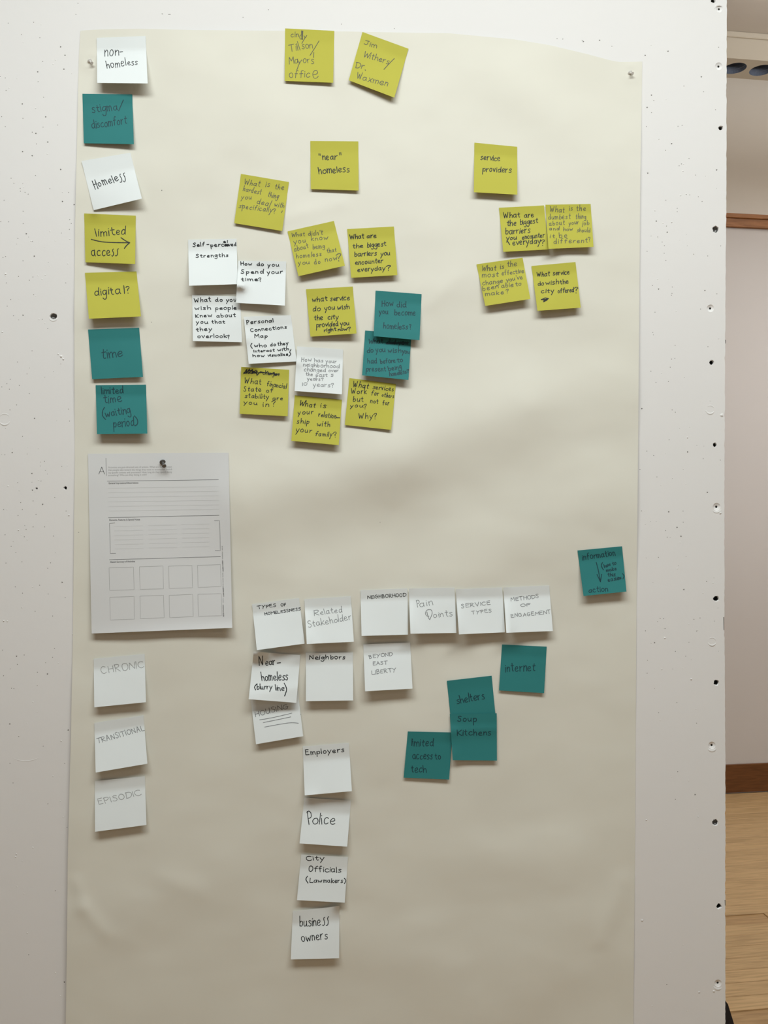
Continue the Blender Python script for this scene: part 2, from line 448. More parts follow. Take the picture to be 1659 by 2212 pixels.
CH = [(132, 770, 3, .0012), (137, 776, 2, .001), (126, 765, 1.6, .0008), (12, 592, 2.4, .001), (5, 717, 1.8, .0008), (1371, 739, 2, .001),
      (8, 1341, 2, .001), (16, 1342, 1.6, .0008), (149, 1113, 1.6, .001), (40, 1145, 1.6, .0008), (1436, 1378, 2, .001), (1493, 1467, 2, .001),
      (1387, 1988, 2.2, .0012), (1510, 2143, 2, .001), (1542, 2141, 2.4, .001), (1396, 1771, 1.6, .0008), (1559, 897, 4, .0011),
      (1556, 1108, 3, .001), (1451, 480, 1.6, .0008), (1485, 945, 1.8, .0009), (34, 1851, 1.6, .0008), (132, 1600, 1.5, .0008)]
for _ in range(110):
    x = rng.uniform(0, 165) if rng.random() < .5 else rng.uniform(1390, 1562)
    CH.append((x, rng.uniform(0, 2212), rng.uniform(1.0, 1.9), rng.uniform(.0002, .0005)))
joined('paint_chips', [chip(*c) for c in CH], M['board'], wall_front, 'stuff')
for (cx_, cy_, ry_) in ((1567.2, 738, 4), (1563.6, 1347, 14), (1566.5, 1950, 6)):
    vs = [W(cx_ - 1.2, cy_ - ry_, .0002), W(cx_ + .6, cy_ - ry_, .0002), W(cx_ + .8, cy_ + ry_, .0002), W(cx_ - .6, cy_ + ry_, .0002)]
    pydata('edge_chip', vs, [(0, 3, 2, 1)], M['speck'], wall_front)

# ------------------------------------------------------------------ big sheet of paper
def gauss(px, py, x0, y0, x1, y1, w, seg=True):
    """distance-to-segment bell"""
    dx, dy = x1 - x0, y1 - y0; L2 = dx * dx + dy * dy
    t = np.clip(((px - x0) * dx + (py - y0) * dy) / L2, 0, 1)
    d2 = (px - x0 - t * dx) ** 2 + (py - y0 - t * dy) ** 2
    return np.exp(-d2 / (2 * w * w))
_rs = np.random.RandomState(9)
def lattice(px, py, cell, seed, ang=0.0, st=1.0):
    """smooth value noise, -1..1, on a lattice of the given pixel size"""
    g = np.random.RandomState(seed).uniform(-1, 1, (64, 64))
    c, sn = math.cos(ang), math.sin(ang)
    x = (px * c + py * sn) / (cell * st) + 20.0; y = (-px * sn + py * c) / cell + 20.0
    i = np.floor(x).astype(int); j = np.floor(y).astype(int); u = x - i; v = y - j
    u = u * u * u * (u * (u * 6 - 15) + 10); v = v * v * v * (v * (v * 6 - 15) + 10)
    f = lambda a, b_: g[a % 64, b_ % 64]
    return (f(i, j) * (1 - u) + f(i + 1, j) * u) * (1 - v) + (f(i, j + 1) * (1 - u) + f(i + 1, j + 1) * u) * v
def sheet_lift(px, py):
    """distance of the sheet from the board, in metres"""
    px = np.asarray(px, float); py = np.asarray(py, float)
    l = 3.0 + 0 * px
    l = l + 2.2 * lattice(px, py, 260, 1, -0.5, 1.6) * np.clip((py - 60) / 500, 0.4, 1)
    l = l + 1.25 * lattice(px, py, 120, 2, -0.4, 1.5) + 0.62 * lattice(px, py, 66, 3, 0.3, 1.3)
    l = l + 0.2 * lattice(px, py, 34, 4, -0.2, 1.4) + 0.05 * lattice(px, py, 17, 5)
    # the broad fold running up to the right below the middle notes
    l = l + 8.5 * gauss(px, py, 540, 1075, 860, 1000, 60) + 7.5 * gauss(px, py, 840, 990, 1130, 885, 58) + 3.0 * gauss(px, py, 1130, 885, 1330, 840, 60)
    l = l - 2.0 * gauss(px, py, 700, 1180, 1000, 1100, 60) + 2.5 * gauss(px, py, 1000, 1240, 1300, 1060, 55)
    l = l + 2.4 * gauss(px, py, 560, 900, 900, 880, 50) + 1.6 * gauss(px, py, 900, 640, 1010, 600, 30)
    l = l + 0.9 * gauss(px, py, 620, 468, 735, 440, 12) + 0.8 * gauss(px, py, 935, 655, 985, 600, 12)
    l = l + 3.0 * gauss(px, py, 1040, 150, 1200, 260, 42) - 1.6 * gauss(px, py, 960, 120, 1120, 240, 40)
    l = l + 2.5 * gauss(px, py, 420, 190, 560, 220, 60)
    # creases low on the sheet
    l = l + 1.3 * gauss(px, py, 166, 1905, 180, 1962, 10) + 1.4 * gauss(px, py, 180, 1962, 225, 2012, 13)
    l = l + 1.5 * gauss(px, py, 1345, 1905, 1300, 2030, 16) + 1.0 * gauss(px, py, 350, 1900, 430, 1925, 16)
    l = l + 2.0 * gauss(px, py, 980, 1860, 1220, 1850, 40) + 2.0 * gauss(px, py, 800, 2060, 1200, 2050, 60)
    # side edges stand slightly off, corners are pinned down
    l = l + 3.0 * np.clip((py - 900) / 1300, 0, 1) * np.exp(-((px - 150) / 60.0) ** 2)
    for (qx, qy) in ((196, 133), (1363, 157)):
        d2 = (px - qx) ** 2 + (py - qy) ** 2
        l = 0.5 + (l - 0.5) * (1 - np.exp(-d2 / (2 * 75.0 ** 2)))
        l = l + 0.7 * np.exp(-((d2 ** 0.5 - 16) / 7.0) ** 2)
    return np.maximum(l, 0.4) * 0.001
TOPX = [165, 175, 215, 300, 420, 615, 750, 850, 971, 1111, 1188, 1266, 1318, 1338, 1388]
TOPY = [68, 66, 63.5, 62, 65, 66.5, 68, 70, 72, 85, 97.6, 116, 130, 134, 133]
NX, NY = 210, 400
S_g, T_g = np.meshgrid(np.linspace(0, 1, NX), np.linspace(0, 1, NY))
topx = 173 + S_g * (1388 - 173)
ty = np.interp(topx, TOPX, TOPY)
gy = ty + T_g * (2440 - ty)
lx = np.interp(gy, [60, 130, 300, 480, 680, 1000, 1400, 1600, 1750, 1850, 2050, 2212, 2440], [174, 170, 166.5, 162.5, 160.5, 161.5, 157, 153, 149, 146.5, 144.5, 142, 140])
rx = np.interp(gy, [60, 133, 400, 900, 1300, 1800, 2212, 2440], [1388, 1387.5, 1383, 1379, 1375, 1372, 1368, 1366])
gx = lx + S_g * (rx - lx)
gl = sheet_lift(gx, gy)
vs = [W(x, y, l) for x, y, l in zip(gx.ravel(), gy.ravel(), gl.ravel())]
nv = len(vs)
vs += [(v[0], v[1] + 0.00012, v[2]) for v in vs]
fs = []
for j in range(NY - 1):
    for i in range(NX - 1):
        a = j * NX + i
        fs.append((a, a + NX, a + NX + 1, a + 1)); fs.append((a + nv, a + 1 + nv, a + NX + 1 + nv, a + NX + nv))
w = NX
rim = list(range(w)) + [j * w + w - 1 for j in range(1, NY)] + [(NY - 1) * w + i for i in range(w - 2, -1, -1)] + [j * w for j in range(NY - 2, 0, -1)]
b0 = len(vs); vs += [vs[r] for r in rim] + [vs[r + nv] for r in rim]; R_ = len(rim)
for k in range(R_):
    k2 = (k + 1) % R_; fs.append((b0 + k, b0 + k2, b0 + k2 + R_, b0 + k + R_))
sheet = pydata('paper_sheet', vs, fs, M['sheet'], None, True)
tag(sheet, 'large cream sheet of thin paper pinned to the white board under all the notes', 'paper')
# ------------------------------------------------------------------ handwriting: pen strokes laid on the paper surface
# glyph points "x,y", x-height 10, '!' = sharp corner, '/' = new stroke
GL = {
'a': "7.6,8.6 4.8,10 1.5,8.6 0,4.8 1.4,1 4,.2 6.8,2.4 7.8,7/7.9,10 7.9,3 9.2,.3",
'b': "0,19 .4,.6/.5,6 3,9.6 6.6,8.8 7.6,4.8 5.6,.8 2.4,.2 .4,1.8",
'c': "7.2,8.6 4.6,10 1.4,8.2 0,4.6 1.6,.9 4.4,.1 7.6,1.8",
'd': "7.2,8 4.4,9.6 1.4,8 0,4.2 1.4,.8 4,.2 6.8,2.6 7.6,7/7.8,19 7.7,4 8.6,0",
'e': "1,4.8 4.5,5 7.2,6.6! 6.4,9.2 4,10 1.3,8.2 0,4.4 1.8,.7 5,.2 8,1.8",
'f': "7.4,17.6 5.6,19 3.4,17 2.8,11 2.6,0/0,9.8 6.4,10.2",
'g': "7.4,8.6 4.8,10 1.4,8.4 .2,5 1.6,1.8 4.6,1.6 7.2,6/7.7,10 7.4,-4 5,-8 1.6,-7.4 0,-5.2",
'h': "0,19 .4,0/.6,5 3,9 5.8,9.6 7.2,7 7.6,0",
'i': "0,10 .3,0/.2,14 .3,15",
'j': "2,10 2,-5 .2,-8/2,14 2.1,15",
'k': "0,19 .3,0/6.8,10 .6,4.6! 7.6,0",
'l': "0,19 .4,0",
'm': "0,10 .4,0/.5,6 2.8,9.8 5,8.4 5.4,0/5.5,6 8,9.8 10.4,8.4 11,0",
'n': "0,10 .4,0/.5,6 3.4,9.8 6.2,8.4 7,0",
'o': "4.4,10 1.2,8.6 0,4.8 1.6,.8 4.6,.2 7.4,2.6 7.8,6.8 5.6,9.8 3.6,9.8",
'p': "0,10 .6,-9/.4,6 3,9.8 6.8,8.8 7.6,4.8 5,.8 .8,1.8",
'q': "7.4,8.6 4.6,10 1.2,8 .2,4.4 2,1 5,1.6 7.4,6/7.7,10 7.9,-9",
'r': "0,10 .4,0/.5,5.6 2.6,8.8 6,9.8",
's': "7,9 4.2,10.2 1.2,8.6 2.2,6.2 5.8,4.4 6.8,2 4,0 .2,.8",
't': "3,16.5 3,3 4.4,.3 6.4,.8/0,10.4 6.4,10.8",
'u': "0,10 .2,3 2.2,.3 5,1.2 7,5/7.2,10 7.4,2 8.6,.2",
'v': "0,10 3.6,.2! 7.4,10.6",
'w': "0,10 2.8,.2! 5.6,7.6! 8.2,.2! 11,10.6",
'x': "0,10 7.2,0/7.2,10 0,0",
'y': "0,10 1.4,5 4,1.6/8,10.4 4.4,1 .6,-8",
'z': "0,9.6 6.8,10! .6,.6! 7.8,.4",
'$': "6.2,10.8 3.6,10 3.4,7.4 5.4,4.6 4.8,.6 1.8,-1 0,0",          # long s
'~': "8,10 5.4,8.4 3.4,8.8 0,5.4 1.2,1.4 4,1 7.2,3.4 8,9/8,10 8.3,1.5 9,.2",
'A': "0,0 5.2,18! 10,0/2,6.4 8.6,6.6",
'B': "0,18 .2,0/0,17.6 6,17.8 7.6,14.4 5.4,10.2 .6,9.4! 7,8.6 9,4.6 6,.6 .2,0",
'C': "9.6,15.6 6,18 1.8,15.4 0,9 1.8,2.4 6,0 10.2,2.6",
'D': "0,17.8 .4,0/-1.4,17.4 6,17 10.4,11.6 9.6,5 5.4,.8 .4,0",
'E': "8,17.6 .2,17.6! .2,.2! 8.4,.4/.4,9.4 7,9.6",
'F': "8.4,17.6 .2,17.4! .2,0/.4,9.4 6.6,9.8",
'G': "9.4,15.4 6,18 1.8,15.4 0,9 1.8,2.2 6,0 9.4,3 9.4,8!/5.4,8 10.8,8",
'H': "0,18 .2,0/9,18 9.2,0/0,9 9,9.2",
'I': "0,18 .2,0",
'J': "1.5,17.5 9,17.5/6.8,17.4 6.4,4 3.6,0 0,3",
'K': "0,18 .2,0/9,17.6 .4,7.8! 9.6,0",
'L': "0,18 .2,.2! 9,.2",
'M': "0,0 1,18! 6,6! 11.4,18! 12.4,0",
'N': "0,0 .4,18! 9.4,.4! 9.6,18",
'O': "5,18 1.4,15.6 0,9 1.8,2 5.4,0 9.4,3.4 10.2,10 8.4,16 5,18",
'P': "0,18 .6,0/-.6,16.4 4,18.4 8.4,16 7.6,10.8 3.6,8.4 .6,8.4",
'R': "0,18 .4,0/-.6,16.6 4,18.2 8,15.6 6.6,10.6 .6,8.6! 9.4,0",
'S': "8.6,16 5.4,18.2 1.4,15.6 2.4,11.2 7,7.6 8,3.4 4.6,0 0,1.8",
'T': "0,17.8 11,18.2/5.6,18 5.6,0",
'U': "0,18 .2,5 3.4,.2 7,1.8 8.8,8/8.8,18 9.2,0",
'V': "0,18 4.8,0! 9.8,18.4",
'W': "0,18 3.4,0! 7,13! 10.6,0! 14.4,18.6",
'Y': "0,18 5,9.6/10.4,18 5,9 2,-2",
'1': "1,16.5 1.4,0", '0': "4.5,17 .6,13 0,6 3,.4 7,2 9,9 7.4,15.6 4,17",
'5': "8.4,17 2,17! 1.4,10! 6,10.4 8.2,6 5.4,.6 0,.8",
'?': "0,14.5 2.6,18 6.6,17.4 7,13.6 3.8,9.6 3.6,5.6/3.4,1.2 3.6,.2",
'-': "0,6 6,6.3", '.': "0,.8 .5,0", ',': "1,2 0,-2.5", '"': "0,19 .4,14.6/3,19 3.4,14.6", "'": "0,19 .2,15",
'(': "4,20 .6,13 .6,4 4,-3", ')': "0,20 3.6,13 3.6,4 0,-3", '/': "7,20 0,-2",
}
def cat_rom(P, step):
    """smooth curve through the points"""
    if len(P) == 2:
        P = [P[0], ((P[0][0] + P[1][0]) / 2, (P[0][1] + P[1][1]) / 2), P[1]]
    Q = [P[0]] + list(P) + [P[-1]]
    out = []
    for i in range(1, len(Q) - 2):
        p0, p1, p2, p3 = Q[i - 1], Q[i], Q[i + 1], Q[i + 2]
        L_ = math.hypot(p2[0] - p1[0], p2[1] - p1[1]); n = max(1, int(L_ / step))
        for k in range(n):
            t = k / n; t2 = t * t; t3 = t2 * t
            out.append(tuple(0.5 * ((2 * p1[j]) + (-p0[j] + p2[j]) * t + (2 * p0[j] - 5 * p1[j] + 4 * p2[j] - p3[j]) * t2 + (-p0[j] + 3 * p1[j] - 3 * p2[j] + p3[j]) * t3) for j in (0, 1)))
    out.append(P[-1]); return out
def parse(s):
    res = []
    for st in s.split('/'):
        cur = []; segs = []
        for tk in st.split():
            sh = tk.endswith('!'); a, b = tk.rstrip('!').split(',')
            cur.append((float(a), float(b)))
            if sh: segs.append(cur); cur = [cur[-1]]
        if len(cur) > 1 or not segs: segs.append(cur)
        res.append(segs)
    return res
GP = {k: parse(v) for k, v in GL.items()}
GW = {k: max(p[0] for st in v for sg in st for p in sg) for k, v in GP.items()}

def word_strokes(word, x0, y0, x1, y1, h, shear, asc, gap, rng):
    """strokes of a word in photograph pixels; baseline (x0,y0)-(x1,y1), x-height h px"""
    adv = 0; pos = []
    for ch in word:
        if ch == ' ': adv += 7; continue
        pos.append((ch, adv)); adv += GW[ch] + gap
    tot = max(adv - gap, 1.0)
    if len(word) == 1: tot = max(GW[word], 1)
    dx, dy = x1 - x0, y1 - y0; L_ = math.hypot(dx, dy)
    ux, uy = dx / L_, dy / L_; nx, ny = uy, -ux        # n = up (pixel y runs down)
    kx = L_ / tot; ky = h / 10.0
    out = []
    for ch, a in pos:
        jy = rng.uniform(-.7, .7); js = rng.uniform(.86, 1.1); jr = rng.uniform(-.1, .1); jx = rng.uniform(.88, 1.08)
        for st in GP[ch]:
            pl = []
            for sg in st:
                q = []
                for (gx_, gy_) in sg:
                    gx_ = gx_ * jx + rng.uniform(-.35, .35); gy_ += rng.uniform(-.35, .35)
                    yy = gy_ * js + jy
                    if yy > 10: yy = 10 + (yy - 10) * asc
                    X = (a + gx_) * kx + (shear + jr) * yy * ky; Y = yy * ky
                    q.append((x0 + ux * X + nx * Y, y0 + uy * X + ny * Y))
                if pl: q[0] = pl[-1]
                s = cat_rom(q, 1.6)
                pl += s if not pl else s[1:]
            out.append(pl)
    return out

def ribbon(pl, w, V, Fc, surf, off, rng=None, taper=True):
    if len(pl) < 2: return
    # drop near-duplicates
    q = [pl[0]]
    for p in pl[1:]:
        if math.hypot(p[0] - q[-1][0], p[1] - q[-1][1]) > 0.35: q.append(p)
    if len(q) < 2: q = [pl[0], (pl[0][0] + 0.4, pl[0][1] + 0.4)]
    n = len(q)
    def tang(i):
        a = q[max(0, i - 1)]; b = q[min(n - 1, i + 1)]
        l = math.hypot(b[0] - a[0], b[1] - a[1]) or 1
        return (b[0] - a[0]) / l, (b[1] - a[1]) / l
    rows = []
    t0 = tang(0); t1 = tang(n - 1)
    rows.append((q[0][0] - t0[0] * w * .45, q[0][1] - t0[1] * w * .45, t0, .25))
    for i in range(n):
        ww = 0.5
        if rng: ww *= rng.uniform(.88, 1.12)
        rows.append((q[i][0], q[i][1], tang(i), ww))
    rows.append((q[-1][0] + t1[0] * w * .45, q[-1][1] + t1[1] * w * .45, t1, .22))
    b0 = len(V)
    for (x, y, t, ww) in rows:
        for s in (-1, 1):
            px_, py_ = x - t[1] * s * ww * w, y + t[0] * s * ww * w
            V.append(W(px_, py_, surf(px_, py_) + off))
    for i in range(len(rows) - 1):
        a = b0 + i * 2; Fc.append((a, a + 1, a + 3, a + 2))

class Note:
    def __init__(s, corners, lift, v0=0.2, pw=1.35, n=16, sidebow=0.0, curl=0.0, m=None, tip=0.0):
        s.c = [np.array(p, float) for p in corners]   # TL TR BR BL pixels
        s.n = n; s.m = m or n
        U, V_ = np.meshgrid(np.linspace(0, 1, s.n + 1), np.linspace(0, 1, s.m + 1))
        s.U, s.V = U, V_
        c = s.c
        s.px = c[0][0] * (1 - U) * (1 - V_) + c[1][0] * U * (1 - V_) + c[2][0] * U * V_ + c[3][0] * (1 - U) * V_
        s.py = c[0][1] * (1 - U) * (1 - V_) + c[1][1] * U * (1 - V_) + c[2][1] * U * V_ + c[3][1] * (1 - U) * V_
        vv = np.clip((V_ - v0) / (1 - v0), 0, 1)
        own = ((1 - U) * lift[0] + U * lift[1]) * 0.001 * vv ** pw
        own = own + curl * 0.001 * (np.abs(U - .5) * 2) ** 2 * vv
        own = own + tip * 0.001 * np.clip(1 - V_ / v0, 0, 1)      # the glued strip leans back a little, its top edge stands off
        s.own = own
    def uv(s, px, py):
        u = v = 0.5; c = s.c
        for _ in range(6):
            x = c[0] * (1 - u) * (1 - v) + c[1] * u * (1 - v) + c[2] * u * v + c[3] * (1 - u) * v
            du = (c[1] - c[0]) * (1 - v) + (c[2] - c[3]) * v
            dv = (c[3] - c[0]) * (1 - u) + (c[2] - c[1]) * u
            ex, ey = px - x[0], py - x[1]
            det = du[0] * dv[1] - du[1] * dv[0]
            u += (ex * dv[1] - ey * dv[0]) / det; v += (du[0] * ey - du[1] * ex) / det
        return u, v
    def lift_at(s, px, py):
        u, v = s.uv(px, py); u = min(max(u, 0), 1) * s.n; v = min(max(v, 0), 1) * s.m
        i = min(int(u), s.n - 1); j = min(int(v), s.m - 1); fu, fv = u - i, v - j
        g = s.lift
        return float(g[j, i] * (1 - fu) * (1 - fv) + g[j, i + 1] * fu * (1 - fv) + g[j + 1, i] * (1 - fu) * fv + g[j + 1, i + 1] * fu * fv)
    def inside(s, px, py, pad=0.0):
        u, v = s.uv(px, py); return -pad < u < 1 + pad and -pad < v < 1 + pad
    def build(s, below, gap=0.0003):
        b = sheet_lift(s.px, s.py) + gap
        p = np.pad(b, 1, mode='edge'); b = np.maximum.reduce([b, p[:-2, 1:-1], p[2:, 1:-1], p[1:-1, :-2], p[1:-1, 2:]])
        low = b.copy()
        for o in below:
            cx_, cy_ = s.px.mean(), s.py.mean()
            if abs(o.px.mean() - cx_) > 260 or abs(o.py.mean() - cy_) > 420: continue
            for j in range(s.m + 1):
                for i in range(s.n + 1):
                    if o.inside(s.px[j, i], s.py[j, i], 0.09): low[j, i] = max(low[j, i], o.lift_at(s.px[j, i], s.py[j, i]) + 0.0005)
        # a note is stiff: the base follows the sheet smoothly and clears whatever lies below
        sm = low.copy()
        for _ in range(14):
            p = np.pad(sm, 1, mode='edge')
            av = (p[:-2, 1:-1] + p[2:, 1:-1] + p[1:-1, :-2] + p[1:-1, 2:]) / 4
            sm = np.maximum(low, av)
        s.lift = np.maximum(sm + s.own, low)
    def mesh(s, name, material, thick=0.00012):
        top = [W(x, y, l) for x, y, l in zip(s.px.ravel(), s.py.ravel(), s.lift.ravel())]
        c = np.array(top).mean(axis=0)
        V = [tuple(np.array(p) - c) for p in top]; nv = len(V)
        V += [(p[0], p[1] + thick, p[2]) for p in V[:nv]]
        w = s.n + 1; Fc = []
        for j in range(s.m):
            for i in range(s.n):
                a = j * w + i; Fc.append((a, a + w, a + w + 1, a + 1)); Fc.append((a + nv, a + 1 + nv, a + w + 1 + nv, a + w + nv))
        rim = list(range(w)) + [j * w + s.n for j in range(1, s.m + 1)] + [s.m * w + i for i in range(s.n - 1, -1, -1)] + [j * w for j in range(s.m - 1, 0, -1)]
        b0 = len(V); V += [V[r] for r in rim] + [V[r + nv] for r in rim]; R_ = len(rim)
        for k in range(R_):
            k2 = (k + 1) % R_; Fc.append((b0 + k, b0 + k2, b0 + k2 + R_, b0 + k + R_))
        o = pydata(name, V, Fc, material)
        k = 2 * s.n * s.m
        o.data.polygons.foreach_set('use_smooth', [i < k for i in range(len(o.data.polygons))])
        o.location = tuple(c)
        return o
ALL = []
def note(frame, corners, color, lift, ink, width, words, label, extra='', shear=0.0, asc=0.8, gap=3.2, v0=0.22, pw=1.0, curl=0.0, seed=0, xh=1.0):
    ox, oy, sc = frame
    T = lambda x, y: (ox + x / sc, oy + y / sc)
    lift = [v * (1.25 if color == 'white' else 1.12) for v in lift]
    N_ = Note([T(*p) for p in corners], lift, v0, pw, 18, 0, curl, None, 1.4 if color == 'white' else 0.8)
    N_.build(ALL)
    o = N_.mesh('sticky_note', M[color])
    tag(o, label, 'sticky note', {'white': 'white sticky notes', 'yellow': 'yellow sticky notes', 'teal': 'teal sticky notes'}[color])
    rng = random.Random(seed + len(ALL) * 7 + 1)
    V, Fc = [], []
    for ln in words.strip().splitlines():
        ln = ln.strip()
        if not ln: continue
        tk = ln.split(); w_ = tk[0]; x0, y0, x1, y1, h = map(float, tk[1:6])
        g = gap; sh = shear; h *= xh; wd = width
        for ex in tk[6:]:
            if ex[0] == 'w': wd = float(ex[1:])
            if ex[0] == 's': sh = float(ex[1:])
        a = T(x0, y0); b = T(x1, y1)
        for st in word_strokes(w_, a[0], a[1], b[0], b[1], h / sc, sh, asc, g, rng):
            ribbon(st, wd * .9, V, Fc, N_.lift_at, 0.00010 + 0.000002 * (len(V) % 13), rng)
    for st in extra.split('|'):
        st = st.strip()
        if not st: continue
        wd = width; sharp = False
        if st[0] == '[': hd, st = st[1:].split(']'); wd = float(hd)
        segs = parse(st)[0]; pl = []
        for sg in segs:
            s_ = cat_rom([T(*p) for p in sg], 1.6) if len(sg) > 1 else [T(*sg[0])]
            pl += s_ if not pl else s_[1:]
        ribbon(pl, wd, V, Fc, N_.lift_at, 0.00013, rng)
    c = o.location
    V = [(p[0] - c[0], p[1] - c[1], p[2] - c[2]) for p in V]
    hw = pydata('handwriting', V, Fc, M[ink], o)
    ALL.append(N_)
    return o
Z1 = (170, 60, 8.194); Z2 = (170, 320, 8.194); Z3 = (170, 570, 8.194); Z4 = (170, 820, 9.759); Z5 = (600, 50, 5.53)
Z6 = (490, 290, 5.352); Z7 = (1000, 290, 5.53); Z8 = (1010, 540, 6.144); Z9 = (395, 500, 6.636); Z10 = (395, 630, 6.381)
Z11 = (610, 465, 6.381); Z12 = (640, 600, 5.721); Z13 = (760, 600, 9.218); Z14 = (500, 740, 6.381); Z15 = (610, 800, 6.144)
Z16 = (1220, 1160, 10.369); Z17 = (530, 1260, 6.636); Z18 = (770, 1250, 7.213); Z19 = (970, 1250, 6.9125); Z20 = (520, 1390, 6.381)
Z21 = (770, 1380, 3.858); Z22 = (620, 1590, 8.506); Z23 = (610, 1820, 8.506); Z24 = (190, 1400, 5.267)

# --- left column
note(Z1, [(318, 178), (1185, 145), (1220, 985), (328, 975)], 'white', (11, 13), 'ink', 1.75, """
non 460 502 705 492 108
home 500 718 812 680 88
l 832 668 848 665 85
ess 870 668 1035 660 72""", "white sticky note reading non-homeless at the top of the left column", "728,430 778,423", asc=.75, v0=.3)
note(Z1, [(65, 1168), (948, 1178), (976, 2060), (90, 2045)], 'teal', (3, 7), 'tealink', 1.8, """
stigma 240 1502 690 1450 88
discomfort 240 1785 850 1700 88""", "teal sticky note reading stigma/discomfort second from top in the left column", "790,1278 750,1370 708,1470", asc=.75)
note(Z2, [(50, 228), (915, 80), (1118, 893), (265, 1098)], 'white', (1.5, 11), 'ink', 1.9, """
H 297 740 352 722 118
o 362 678 408 664 82
mel 440 655 625 610 88
e 655 590 715 570 85
$$ 735 600 835 590 128""", "white sticky note reading Homeless, tilted, in the left column", shear=-.1, asc=.75, v0=.35)
note(Z2, [(97, 1155), (1010, 1195), (1000, 2050), (118, 2020)], 'yellow', (3, 11), 'ink', 2.1, """
limit 312 1568 640 1540 92
ed 665 1528 825 1530 90
acce 232 1918 560 1900 100
$$ 585 1900 690 1905 118""", "yellow sticky note reading limited access with an arrow between the words",
 "222,1615 400,1655 600,1670 905,1675|748,1585 830,1640 905,1675! 855,1715 808,1775", asc=.75)
note(Z3, [(110, 158), (1022, 133), (1102, 930), (180, 972)], 'yellow', (11, 12), 'ink', 2.1, """
digita 285 562 738 532 84
? 845 522 905 518 78""", "yellow sticky note reading digital? in the left column", "798,385 805,450 810,522", asc=.75)
note(Z3, [(165, 1162), (1070, 1130), (1138, 2000), (238, 2042)], 'teal', (4, 6), 'tealink', 2.0, """
time 410 1682 778 1628 98""", "teal sticky note reading only time in the left column", asc=.8)
note(Z4, [(357, 118), (1418, 105), (1447, 1138), (385, 1150)], 'teal', (10, 11), 'tealink', 2.0, """
limited 485 297 945 288 88
time 530 505 908 468 112
waiting 570 795 1095 700 100
period 738 1005 1172 965 105""", "teal sticky note reading limited time (waiting period), lowest teal of the left column",
 "545,585 505,660 505,760 565,838|1175,765 1235,840 1240,930 1190,975", asc=.75)

# --- top pair
note(Z5, [(88, 62), (675, 92), (662, 712), (82, 690)], 'yellow', (3, 4), 'thin', 1.5, """
cin 158 168 250 165 42
d 262 188 300 190 52
Til 140 345 240 325 56 s.12
l 265 320 270 318 60
son 290 308 415 300 50
Ma 138 492 245 478 48 s.1
or 305 478 388 470 50
s 402 485 438 482 55
offic 138 655 382 645 54 s.08
e 418 658 490 650 98""", "yellow sticky note with two names and the words Mayor's office",
 "312,150 325,172|347,148 320,185 288,242|[2.2]285,92 290,190|[2]297,95 293,192|493,212 440,300 385,385|248,450 262,478|285,440 255,490 228,560|430,350 428,412", asc=.8)
note(Z5, [(1012, 105), (1562, 305), (1392, 890), (848, 682)], 'yellow', (4, 8), 'thin', 1.55, """
J 1028 250 1085 262 30 s.1
im 1098 278 1180 296 38
Withers 1018 405 1325 490 44
Dr 930 530 1022 545 42
W 940 665 1000 675 50
axmen 1010 678 1310 755 46""", "yellow sticky note of two handwritten names, tilted clockwise, at the top beside another",
 "1392,422 1330,485 1268,552|[2]1045,558 1048,563", shear=.08, asc=.75)

# --- middle cluster
note(Z6, [(965, 78), (1520, 82), (1524, 650), (970, 635)], 'yellow', (3, 4), 'ink', 2.0, """
near 1108 295 1272 292 46
homeless 1065 457 1418 435 50""", 'yellow sticky note reading "near" homeless in the upper middle',
 "[1.6]1063,225 1065,245|[1.6]1077,225 1079,247|[1.6]1300,212 1304,240|[1.6]1317,210 1321,240", asc=.5)
note(Z6, [(163, 458), (718, 552), (640, 1118), (85, 1028)], 'yellow', (3, 4), 'thin', 1.5, """
What 198 578 378 605 36
is 448 605 492 608 36
the 552 632 655 642 36
hardest 185 652 392 695 34
thing 470 720 590 745 36
you 165 750 285 752 30
deal 345 800 492 835 36
with 548 832 655 855 34
specifically 138 850 520 905 34
? 530 925 568 918 32""", "tilted yellow sticky note reading What is the hardest thing you deal with, specifically?",
 "642,885 632,908", shear=.15, asc=.95, gap=4.6)
note(Z11, [(70, 222), (710, 78), (862, 695), (222, 840)], 'yellow', (7, 10), 'thin', 1.5, """
What 130 305 308 282 36
didn't 358 280 555 270 36
you 160 395 325 370 38
know 398 352 622 335 38
about 165 502 358 452 38
being 420 468 580 450 36
homeless 195 595 540 558 34
that 620 522 742 500 34
you 220 685 372 668 36
do 442 675 522 665 36
now 592 642 755 615 40
? 748 635 808 630 60 w2""", "tilted yellow sticky note reading What didn't you know about being homeless that you do now?", shear=.08, asc=.95, gap=4.6)
note(Z11, [(892, 190), (1537, 155), (1585, 825), (948, 862)], 'yellow', (6, 7), 'ink', 2.0, """
What 930 332 1125 318 42
are 1165 315 1292 308 38
the 968 455 1108 447 40
biggest 1170 445 1428 420 40
barriers 995 570 1298 552 42
you 1355 560 1482 548 40
encounter 1005 682 1385 655 40
everyday 1038 780 1415 755 40
? 1428 768 1490 760 48""", "yellow sticky note reading What are the biggest barriers you encounter everyday? in the middle cluster", shear=.1, asc=.7)
note(Z9, [(75, 118), (770, 105), (788, 755), (88, 778)], 'white', (11, 10), 'ink', 2.0, """
Self 145 220 312 212 38
perc 400 220 590 213 38
ved 655 212 765 208 34
ei 582 162 640 158 26
Strengths 190 377 652 360 36""", "white sticky note reading Self-perceived Strengths",
 "345,189 372,187|[2.4]602,185 650,190|[2.4]602,195 650,200|[2.4]600,206 650,208|[2]610,180 615,212|[2]635,180 640,212", asc=.85, gap=4.2, xh=.86, v0=.25)
